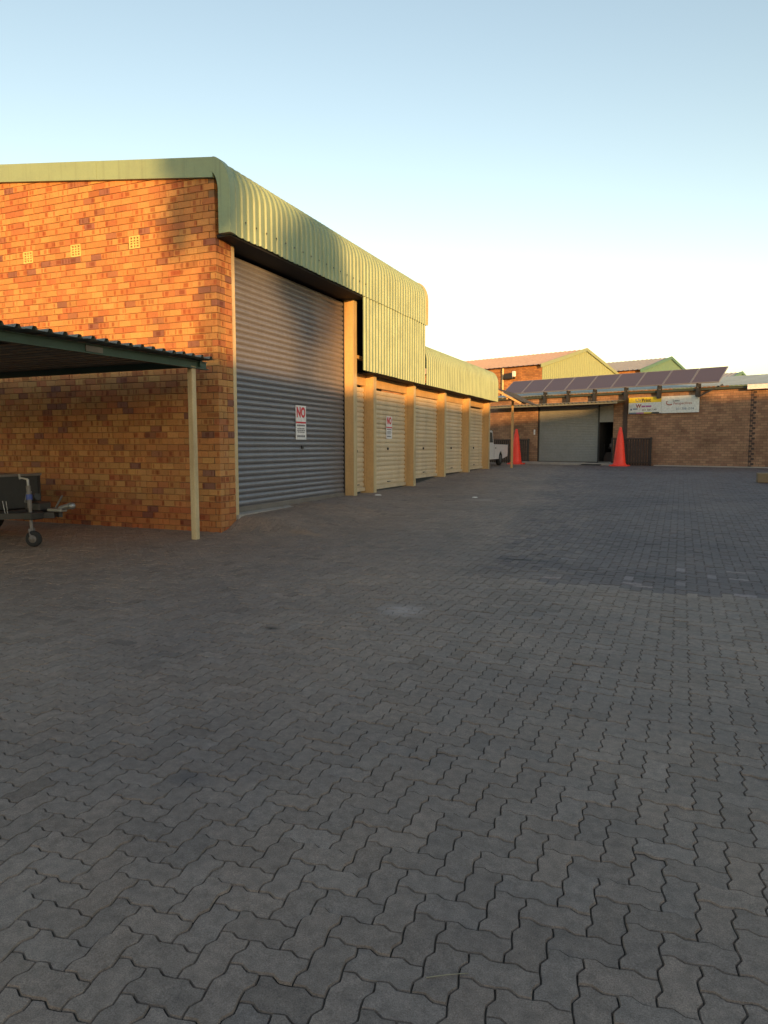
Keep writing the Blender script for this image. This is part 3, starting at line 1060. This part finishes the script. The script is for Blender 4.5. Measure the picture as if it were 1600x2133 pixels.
for x in (-3.25, -2.72):
    m = MB(); m.box(x, x + .03, .46, .495, .69, 1.5); m.build('leg', M['black_steel'], stk)
m = MB(); m.box(-6.9, -2.1, -1.0, 0, .3, .66, bev=.01); m.build('apron', M['concrete'], fb)
m = MB(); m.prism([(-1.3, .56), (-.75, .665), (-.2, .672), (-.2, .66), (-.75, .652), (-1.3, .54)], 'x', -3.55, -2.65)
mat_ = m.build('ramp_mat', M['rubber'])
mat_.location = FP; mat_.rotation_euler = (0, 0, FRZ)
tag(mat_, 'black rubber ramp mat lying before the open workshop doorway', 'mat')
# eave roof with corrugated edge
for k in range(28):
    a = -9.5 + k * .686
    ribbed(MB(), [(-.30, 3.80), (8.0, 4.9)], a, a + .684, .17, .034, 'x').build('roof_sheet', M['eave'], fb)
m = MB(); m.box(X0, X1, -.16, -.02, 3.66, 3.77, bev=.02); m.build('gutter', M['gutter'], fb)
m = MB(); m.box(2.9, 5.5, -.30, -.162, 3.60, 3.79, bev=.01); m.build('white_fascia', M['white_paper'], fb)
# awning over the shutter
m = MB(); awn = MB(); awn.box(-8.6, -1.95, -1.20, -1.14, 3.22, 3.30); aw = awn.build('awning', M['sheet'], fb)
for k in range(9):
    a = -8.6 + k * .737
    ribbed(MB(), [(-1.28, 3.315), (.0, 3.43)], a, a + .735, .184, .034, 'x').build('sheet', M['sheet'], aw)
for x in (-8.2, -6.6, -5.0, -3.4, -2.1):
    m = MB(); m.bar((x, -1.13, 3.26), (x, 0, 3.36), .05, .08); m.build('rafter', M['black_steel'], aw)
# brackets that carry the panels
for x in (-5.95, -4.75, -3.45, -2.0, -.55, 1.03):
    m = MB(); m.box(x - .06, x + .06, -.26, -.17, 3.40, 3.93); m.bar((x, -.30, 3.92), (x + .05, .9, 4.55), .05, .05)
    m.bar((x, -.2, 3.42), (x + .02, -.2, 3.93), .2, .03)
    m.build('bracket', M['black_steel'], fb)
m = MB(); m.bar((1.05, -.22, 3.40), (1.95, -.1, 3.86), .05, .05); m.build('brace', M['black_steel'], fb)
# piers
for x in (-2.25, -.35, .0):
    pass
m = MB(); m.box(-2.15, -1.98, -.05, -.002, .55, 3.6); m.build('downpipe', M['brown_slat'], fb)
# toothed movement joint of dark bricks
for k in range(31):
    m = MB(); z = .56 + k * .1
    x = 3.03 + (.09 if k % 2 else -.0)
    m.box(x - .06, x + .06, -.012, .05, z, z + .085); m.build('joint_brick', M['brown_slat'], fb)
m = MB(); m.box(2.985, 3.0, -.006, .05, .55, 3.7); m.build('joint', M['dark'], fb)
m = MB(); m.box(-6.62, -6.54, -.04, 0, 1.95, 2.2, bev=.01); m.build('switch_box', M['white_paper'], fb)

# solar panels
px0 = 1.86
for k in range(9):
    xr = px0 - k * 1.131; xl_ = xr - 1.105
    lab = 'solar panel %s on the workshop roof' % (['at the right end of the row', 'second from the right end', 'third from the right end', 'fourth from the right end', 'in the middle of the row', 'fourth from the left end', 'third from the left end', 'second from the left end', 'at the left end of the row'][k])
    s_ = thing('solar_panel', FP, lab, 'solar panel', 'solar panels on the workshop roof', rz=FRZ, local=True)
    p0 = Vector((0, -.28, 3.94)); p1 = Vector((0, .78, 4.62))
    d = (p1 - p0); nn = Vector((0, -d.z, d.y)).normalized()
    def sheet_(a, b, u0, u1, t0, t1):
        q = []
        for t_ in (t0, t1):
            for (x, u) in ((a, u0), (b, u0), (b, u1), (a, u1)):
                pt = p0 + d * u + nn * t_
                q.append((x, pt.y, pt.z))
        return q
    FSB = [(0, 3, 2, 1), (4, 5, 6, 7), (0, 1, 5, 4), (1, 2, 6, 5), (2, 3, 7, 6), (3, 0, 4, 7)]
    m = MB(); m.add(sheet_(xl_ + .02, xr - .02, .016, .984, 0, .03), FSB); m.build('glass', M['panel'], s_)
    m = MB()
    for q in ((xl_, xl_ + .028, 0, 1), (xr - .028, xr, 0, 1), (xl_ + .028, xr - .028, 0, .022), (xl_ + .028, xr - .028, .978, 1)):
        m.add(sheet_(q[0], q[1], q[2], q[3], -.012, .036), FSB)
    m.build('frame', M['alu'], s_)

# sign boards
def sign(x0, x1, z0, z1, label):
    s_ = thing('sign_board', FP, label, 'sign', rz=FRZ, local=True)
    m = MB(); m.box(x0, x1, -.09, -.05, z0, z1, bev=.004); m.build('board', M['sign_white'], s_)
    m = MB()
    for x in (x0 + .2, x1 - .25): m.box(x, x + .05, -.049, .0, z0 + .03, z1 - .03)
    m.build('batten', M['black_steel'], s_)
    return s_


def sign_text(s_, body, size, x, z, mat, bold=.004, wd=1.0):
    me = text_mesh('lettering', body, size, M[mat], bold, width=wd)
    o = put('lettering', me, s_, (x, -.0935, z)); o.rotation_euler = (math.pi / 2, 0, 0)


s1 = sign(-1.90, -.475, 2.80, 3.50, 'white sign board with yellow top band on the workshop wall')
m = MB(); m.box(-1.895, -.48, -.0925, -.0905, 3.27, 3.495); m.build('yellow_band', M['sign_yellow'], s1)
sign_text(s1, 'UV', .20, -1.47, 3.37, 'ink_cyan', .002)
sign_text(s1, 'Print', .20, -1.13, 3.36, 'ink_black', .006)
sign_text(s1, 'W', .22, -1.46, 3.12, 'ink_red', .01)
m = MB(); m.box(-1.33, -1.16, -.0925, -.0905, 3.07, 3.14); m.box(-1.14, -.90, -.0925, -.0905, 3.07, 3.14); m.build('print_line', M['ink_magenta'], s1)
m = MB(); m.box(-1.82, -1.74, -.0925, -.0905, 2.95, 3.02); m.box(-1.70, -1.50, -.0925, -.0905, 2.98, 3.03); m.build('print_line', M['ink_cyan'], s1)
sign_text(s1, '011 708 7149', .11, -.98, 2.95, 'ink_black', .001)
for k, c in enumerate(('ink_cyan', 'ink_magenta', 'sign_yellow', 'ink_black')):
    m = MB(); m.box(-1.88 + k * .33, -1.88 + (k + 1) * .33, -.0925, -.0905, 2.805, 2.855); m.build('colour_bar', M[c], s1)
s2 = sign(-.468, 1.06, 2.79, 3.495, 'plain white sign board beside the yellow banded one on the workshop wall')
m = MB()
for k in range(10):
    a = math.pi * (.75 + k * .1); b = math.pi * (.75 + (k + 1) * .1)
    m.bar((-.13 + .14 * math.cos(a), -.092, 3.22 + .09 * math.sin(a)), (-.13 + .14 * math.cos(b), -.092, 3.22 + .09 * math.sin(b)), .004, .045)
m.build('swoosh', M['ink_red'], s2)
sign_text(s2, 'Laser', .13, .14, 3.30, 'ink_black', .001)
sign_text(s2, 'Perspectives', .15, .40, 3.18, 'ink_red', .001)
sign_text(s2, '011 708 1574', .13, .50, 2.95, 'ink_cyan', .001)

# slatted racks


def rack(x0, x1, z0, z1, yy, label):
    r_ = thing('slatted_panel', FP, label, 'panel', rz=FRZ, local=True)
    m = MB(); m.box(x0, x1, yy - .05, yy - .01, z1 - .07, z1, bev=.005); m.box(x0, x1, yy - .05, yy - .01, z0 + .12, z0 + .18); m.build('rail', M['brown_slat'], r_)
    for x in (x0, x1 - .06):
        m = MB(); m.box(x, x + .06, yy - .1, yy - .052, z0, z1 + .02, bev=.005); m.build('post', M['black_steel'], r_)
    n = int((x1 - x0 - .1) / .115)
    for k in range(n):
        x = x0 + .09 + k * (x1 - x0 - .15) / n
        m = MB(); m.box(x, x + .075, yy - .008, yy + .006, z0 + .03, z1 - .01 - rnd.random() * .01, bev=.003); m.build('slat', M['brown_slat'], r_)


rack(-2.57, -.78, GZ + .03, 1.76, -.14, 'dark brown slatted panel standing against the wall right of the doorway')
rack(-9.6, -6.75, GZ + .03, 1.74, -.14, 'dark brown slatted panel behind the cone left of the shutter')
# low plinth
m = MB(); m.box(-.7, X1, -.12, -.001, .3, .60); m.box(X0, -6.9, -.12, -.001, .3, .60); m.build('plinth', M['concrete'], fb)

# cones


def cone(x, y, label):
    c = thing('traffic_cone', FP, label, 'cone', 'tall orange cones', rz=FRZ, local=True)
    z0 = .545
    m = MB()
    n = 8
    pts = [(x + .43 * math.cos(math.pi * (2 * k + 1) / n), y + .43 * math.sin(math.pi * (2 * k + 1) / n)) for k in range(n)]
    pts2 = [(x + .39 * math.cos(math.pi * (2 * k + 1) / n), y + .39 * math.sin(math.pi * (2 * k + 1) / n)) for k in range(n)]
    vs = [(a, b, z0) for a, b in pts] + [(a, b, z0 + .05) for a, b in pts] + [(a, b, z0 + .07) for a, b in pts2]
    m.add(vs, [tuple(range(n))[::-1]] + [(k, (k + 1) % n, n + (k + 1) % n, n + k) for k in range(n)] + [(n + k, n + (k + 1) % n, 2 * n + (k + 1) % n, 2 * n + k) for k in range(n)] + [tuple(range(2 * n, 3 * n))])
    m.build('base', M['cone'], c)
    m = MB(); m.lathe([(.30, .071), (.275, .10), (.255, .14), (.21, .55), (.16, 1.0), (.105, 1.40), (.055, 1.62), (.045, 1.655), (.0, 1.66)], 28, (0, 0, 1), (x, y, z0)); m.build('body', M['cone'], c)


cone(-6.70, -1.45, 'tall orange red traffic cone left of the workshop shutter')
cone(-1.70, -1.3, 'tall orange red traffic cone right of the open doorway')

# ---- pickup: side view, nose to the left
pk = thing('pickup', (-7.95, 30.3, .555), 'small white pickup parked behind the tan post, tail away from the camera', 'pickup', rz=math.pi / 2, local=True)


def arch(xc, r=.34, z=.30):
    return [(xc + r * math.cos(a), z + r * .98 * math.sin(a)) for a in [math.pi * k / 6 for k in range(6, -1, -1)]]


prof = [(1.30, .40), (1.34, .55), (1.35, .91), (-1.24, .93), (-1.30, .95), (-1.50, 1.46), (-1.66, 1.50), (-2.05, 1.50), (-2.55, .98), (-3.6, .88), (-3.74, .70), (-3.74, .34), (-3.5, .30)] + arch(-2.95) + arch(0)
m = MB(); m.prism(prof, 'y', -.70, .74)
body = m.build('body', M['white_car'], pk)
m = MB(); m.box(-1.15, 1.25, -.60, .64, .91, .935); m.build('load_bed', M['black_steel'], body)
for yy in (-.703, .743):
    m = MB(); m.prism([(-1.42, 1.0), (-1.57, 1.41), (-2.02, 1.42), (-2.44, 1.0)], 'y', yy - .004, yy + .004); m.build('window', M['glass'], body)
    m = MB(); m.box(-1.20, -1.19, yy - .002, yy + .002, .36, .92); m.build('cab_gap', M['black_steel'], body)
    m = MB(); m.box(-1.22, 1.34, yy - .012, yy + .012, .885, .915, bev=.008); m.build('side_rail', M['white_car'], body)
m = MB(); m.add([(-1.306, -.55, 1.0), (-1.306, .60, 1.0), (-1.465, .60, 1.41), (-1.465, -.55, 1.41)], [(0, 1, 2, 3)]); m.build('rear_window', M['glass'], body)
m = MB(); m.box(-.98, -.86, -.708, -.699, .74, .80); m.build('fuel_flap', M['black_steel'], body)
m = MB(); m.box(1.35, 1.37, -.68, -.60, .60, .84); m.build('tail_lamp', M['red_ink'], body)
m = MB(); m.box(1.31, 1.43, -.66, .70, .36, .46, bev=.02); m.build('bumper', M['black_steel'], body)
for xx in (0, -2.95):
    for yy in (-.62, .66):
        m = MB(); wc = Vector((xx, yy, .30)); m.lathe([(.17, -.08), (.26, -.085), (.288, -.05), (.295, 0), (.288, .05), (.26, .085), (.17, .08)], 24, (0, 1, 0), wc); w_ = m.build('wheel', M['rubber'], pk)
        m = MB(); m.lathe([(0, -.05), (.10, -.06), (.175, -.075), (.175, .075), (.10, .06), (0, .05)], 18, (0, 1, 0), wc); m.build('rim', M['zinc'], w_)

# ================================================================== BUILDINGS BEHIND


def gable(name, xc, yn, width, length, ze, zr, mats, label, wallh=None, zb=.3):
    """ridge runs to the left; gable end faces right; near eave wall faces the yard"""
    b = thing(name, FP, label, 'building', 'sheds behind the workshop', rz=FRZ, local=True)
    mw, mg, mr = mats
    m = MB(); m.box(xc - length, xc - .02, yn, yn + .2, zb, ze); m.box(xc - length, xc - .02, yn + width - .2, yn + width, zb, ze); m.build('wall', M[mw], b)
    # cladding on the gable end, ribs vertical
    m = MB(); pts = []
    p = .25; n = int(width / p)
    for k in range(n):
        for dy, h in ((0, 0), (.3, 0), (.4, .05), (.6, .05), (.7, 0)):
            y = (k + dy) * width / n
            zt = ze + (zr - ze) * (1 - abs(y - width / 2) / (width / 2)) 
            pts.append((y, h, zt))
    pts.append((width, 0, ze))
    vs = [(xc + h, yn + y, (ze - 1.0)) for y, h, zt in pts] + [(xc + h, yn + y, zt) for y, h, zt in pts]
    k_ = len(pts)
    m.add(vs, [(i, i + 1, k_ + i + 1, k_ + i) for i in range(k_ - 1)]); m.build('gable_cladding', M[mg], b)
    m = MB(); m.box(xc - .2, xc - .02, yn + .21, yn + width - .21, zb, ze - .9); m.build('wall', M[mw], b)
    for s_, y0, y1 in ((0, yn - .35, yn + width / 2), (1, yn + width + .35, yn + width / 2)):
        m = MB()
        zz0 = ze - .35 * (zr - ze) / (width / 2)
        for a, bb in ((xc - length - .3, xc + .1),):
            nrib = int((bb - a) / .35)
            pr = []
            for q in range(nrib):
                for dx, h in ((0, 0), (.35, 0), (.42, .04), (.58, .04), (.65, 0)):
                    pr.append((a + (q + dx) * (bb - a) / nrib, h))
            pr.append((bb, 0))
            vs = [(x, y0, zz0 + .06 + h) for x, h in pr] + [(x, y1, zr + .06 + h) for x, h in pr]
            kk = len(pr)
            m.add(vs, [(i, i + 1, kk + i + 1, kk + i) for i in range(kk - 1)])
        m.build('roof', M[mr], b)
    m = MB()
    m.bar((xc + .11, yn - .35, ze - .1), (xc + .11, yn + width / 2, zr + .05), .04, .22); m.bar((xc + .11, yn + width + .35, ze - .1), (xc + .11, yn + width / 2, zr + .05), .04, .22)
    m.build('barge_board', M[mg], b)
    return b


def far_local(px, py, off):
    d = FW + RT * ((px - 800) / F_PX) - UP * ((py - H_PX / 2) / F_PX)
    rt = Vector((.942, -.334, 0)).normalized(); nn = Vector((-.334, -.942, 0)).normalized()
    Q = Vector((FP.x, FP.y, 0)) - nn * off
    C = Vector((0, 0, CAMH))
    t_ = (Q - C).dot(nn) / d.dot(nn)
    w_ = C + d * t_
    return (w_ - FP).dot(rt), w_.z


def width_for(xc, yn, pxr):
    lo, hi = .5, 60
    for _ in range(50):
        mid = (lo + hi) / 2
        rt = Vector((.942, -.334, 0)).normalized(); nn = Vector((-.334, -.942, 0)).normalized()
        P3 = FP + rt * xc - nn * (yn + mid)
        if to_px((P3.x, P3.y, 5))[0] < pxr: lo = mid
        else: hi = mid
    return mid


yn = 9.0
xc, ze = far_local(1130, 759, yn)
wd = width_for(xc, yn, 1292)
_, zr = far_local(1228, 729, yn + wd / 2)
b1 = gable('shed', xc, yn, wd, 16, ze, zr, ('brick_far2', 'clad_green', 'roof_pink'), 'brick shed with pale green gable and faded red roof behind the solar panels')
m = MB(); x_, z_ = far_local(1049, 785, yn); m.tube((x_, yn - .08, .5), (x_, yn - .08, ze - .05), .07, 8); m.build('downpipe', M['cream'], b1)
m = MB(); x_, z_ = far_local(1064, 785, yn); m.box(x_ - .3, x_ + .35, yn - .35, yn - .002, z_ - .15, z_ + .2, bev=.02); m.build('wall_box', M['black_steel'], b1)  # black box on the shed wall, not a lamp
m = MB(); m.box(x_ + .36, x_ + .56, yn - .45, yn - .25, z_ - .05, z_ + .3, bev=.03); m.build('lamp', M['white_paper'], b1)
yn = 20.0
xc, ze = far_local(1335, 770, yn)
wd = width_for(xc, yn, 1445)
_, zr = far_local(1403, 746, yn + wd / 2)
gable('shed', xc, yn, wd, 22, ze, zr, ('brick_far2', 'clad_teal', 'roof_grey'), 'distant shed with blue green gable and grey roof right of the brick shed')
yn = 32.0
xc, ze = far_local(1520, 789, yn)
wd = width_for(xc, yn, 1562)
_, zr = far_local(1543, 777, yn + wd / 2)
gable('shed', xc, yn, wd, 20, ze, zr, ('brick_far2', 'clad_teal', 'roof_grey'), 'farthest low shed whose roof tip shows over the right roof edge')

# ================================================================== BEHIND THE CAMERA: what shades the yard
S_ = Vector((math.sin(R(SUN_HEAD)), math.cos(R(SUN_HEAD)), 0)); U_ = Vector((-S_.y, S_.x, 0))
DW = 30.0
TE = math.tan(R(SUN_EL))


def beh(u, w, z): p = U_ * u + S_ * w; return (p.x, p.y, z)


sky_line = [(-26, 3.5), (-7, 3.5), (-1, 3.55), (2.5, 3.72), (7.2, 4.28), (12.4, 4.9), (14.2, 4.98), (15.6, 5.05), (15.9, 5.38), (18.6, 5.38), (18.9, 5.03), (23, 5.05), (40, 5.05)]
m = MB()
tp = [(u, h + DW * TE) for u, h in sky_line]
n = len(tp)
vs = [beh(u, DW, -.2) for u, h in tp] + [beh(u, DW, h) for u, h in tp] + [beh(u, DW + 8, -.2) for u, h in tp] + [beh(u, DW + 8, h * .96) for u, h in tp]
fs = []
for k in range(n - 1):
    fs += [(k, k + 1, n + k + 1, n + k), (n + k, n + k + 1, 3 * n + k + 1, 3 * n + k), (2 * n + k, 3 * n + k, 3 * n + k + 1, 2 * n + k + 1)]
fs += [(0, n, 3 * n, 2 * n), (n - 1, 3 * n - 1, 4 * n - 1, 2 * n - 1)]
m.add(vs, fs)
hall = thing('hall', beh(5, DW, 0), 'long brick hall standing behind the photographer', 'building')
m.build('wall', M['brick_far2'], hall)


def tree(u, w, zc, r, h, label, n=900, trunk_r=.16):
    t = thing('tree', beh(u, w, 0), label, 'tree', 'trees behind the photographer')
    b0 = Vector(beh(u, w, -.1)); top = Vector(beh(u, w, zc - h * .2))
    m = MB(); m.tube(b0, top, trunk_r, 8, trunk_r * .55)
    for k in range(6):
        a = rnd.uniform(0, 6.28); q = top + Vector((math.cos(a) * r * .6, math.sin(a) * r * .6, h * rnd.uniform(.1, .5)))
        m.tube(top - Vector((0, 0, h * .2)), q, trunk_r * .4, 6, .02)
    m.build('trunk', M['bark'], t)
    m = MB()
    clumps = [(Vector((rnd.gauss(0, r * .5), rnd.gauss(0, r * .5), rnd.gauss(0, h * .32)))) for _ in range(13)]
    for k in range(n):
        c = rnd.choice(clumps)
        p = Vector(beh(u, w, zc)) + c + Vector((rnd.gauss(0, r * .2), rnd.gauss(0, r * .2), rnd.gauss(0, h * .13)))
        d = Vector((rnd.gauss(0, 1), rnd.gauss(0, 1), rnd.gauss(0, 1))).normalized(); e = d.orthogonal().normalized(); s_ = rnd.uniform(.06, .13)
        m.add([p - d * s_, p + e * s_ * .5, p + d * s_, p - e * s_ * .5], [(0, 1, 2, 3)])
    m.build('crown', M['leaf'], t)


TW = 44.0
tree(-.38, TW, 5.5 + (TW + 11) * TE, .52, 1.7, 'slim tree behind the photographer, left one of a pair', 3600)
tree(1.30, TW + 2, 4.55 + (TW + 15) * TE, .62, 2.3, 'slim tree behind the photographer, right one of a pair', 3000)

# ================================================================== SMALL THINGS ON THE GROUND
def lump(name, x, y, sx, sy, sz, mat, label, cat):
    m = MB(); n = 9; z = g(x, y)
    pts = [(x + sx * math.cos(6.283 * k / n) * rnd.uniform(.7, 1.1), y + sy * math.sin(6.283 * k / n) * rnd.uniform(.7, 1.1)) for k in range(n)]
    vs = [(a, b, z + .002) for a, b in pts] + [(x + (a - x) * .7, y + (b - y) * .7, z + sz * rnd.uniform(.7, 1.2)) for a, b in pts] + [(x, y, z + sz * 1.1)]
    m.add(vs, [(k, (k + 1) % n, n + (k + 1) % n, n + k) for k in range(n)] + [(n + k, n + (k + 1) % n, 2 * n) for k in range(n)])
    return tag(m.build(name, M[mat]), label, cat)


lump('litter_scrap', -6.15, 14.2, .10, .06, .02, 'white_spill', 'crumpled white scrap on the paving near the tan columns', 'litter')
lump('litter_scrap', -4.15, 15.0, .08, .05, .018, 'white_spill', 'small white scrap out in the open paving', 'litter')
m = MB(); z = g(-.4, 1.6)
m.tube((-.578, 1.661, z + .004), (-.525, 1.692, z + .006), .0014, 5); m.tube((-.525, 1.692, z + .006), (-.478, 1.720, z + .004), .0012, 5)
tag(m.build('straw', M['straw']), 'thin dry straw lying on the nearest pavers', 'straw')
bx = thing('cardboard_box', (2.05, 20.3, g(2, 20.3)), 'small cardboard box on the paving at the right edge', 'box')
z = g(2, 20.3)
m = MB(); m.box(1.84, 2.30, 20.1, 20.5, z + .002, z + .24, bev=.006); m.build('carton', M['card'], bx)
m = MB(); m.box(1.845, 2.295, 20.29, 20.34, z + .2405, z + .243); m.build('tape', M['cream'], bx)
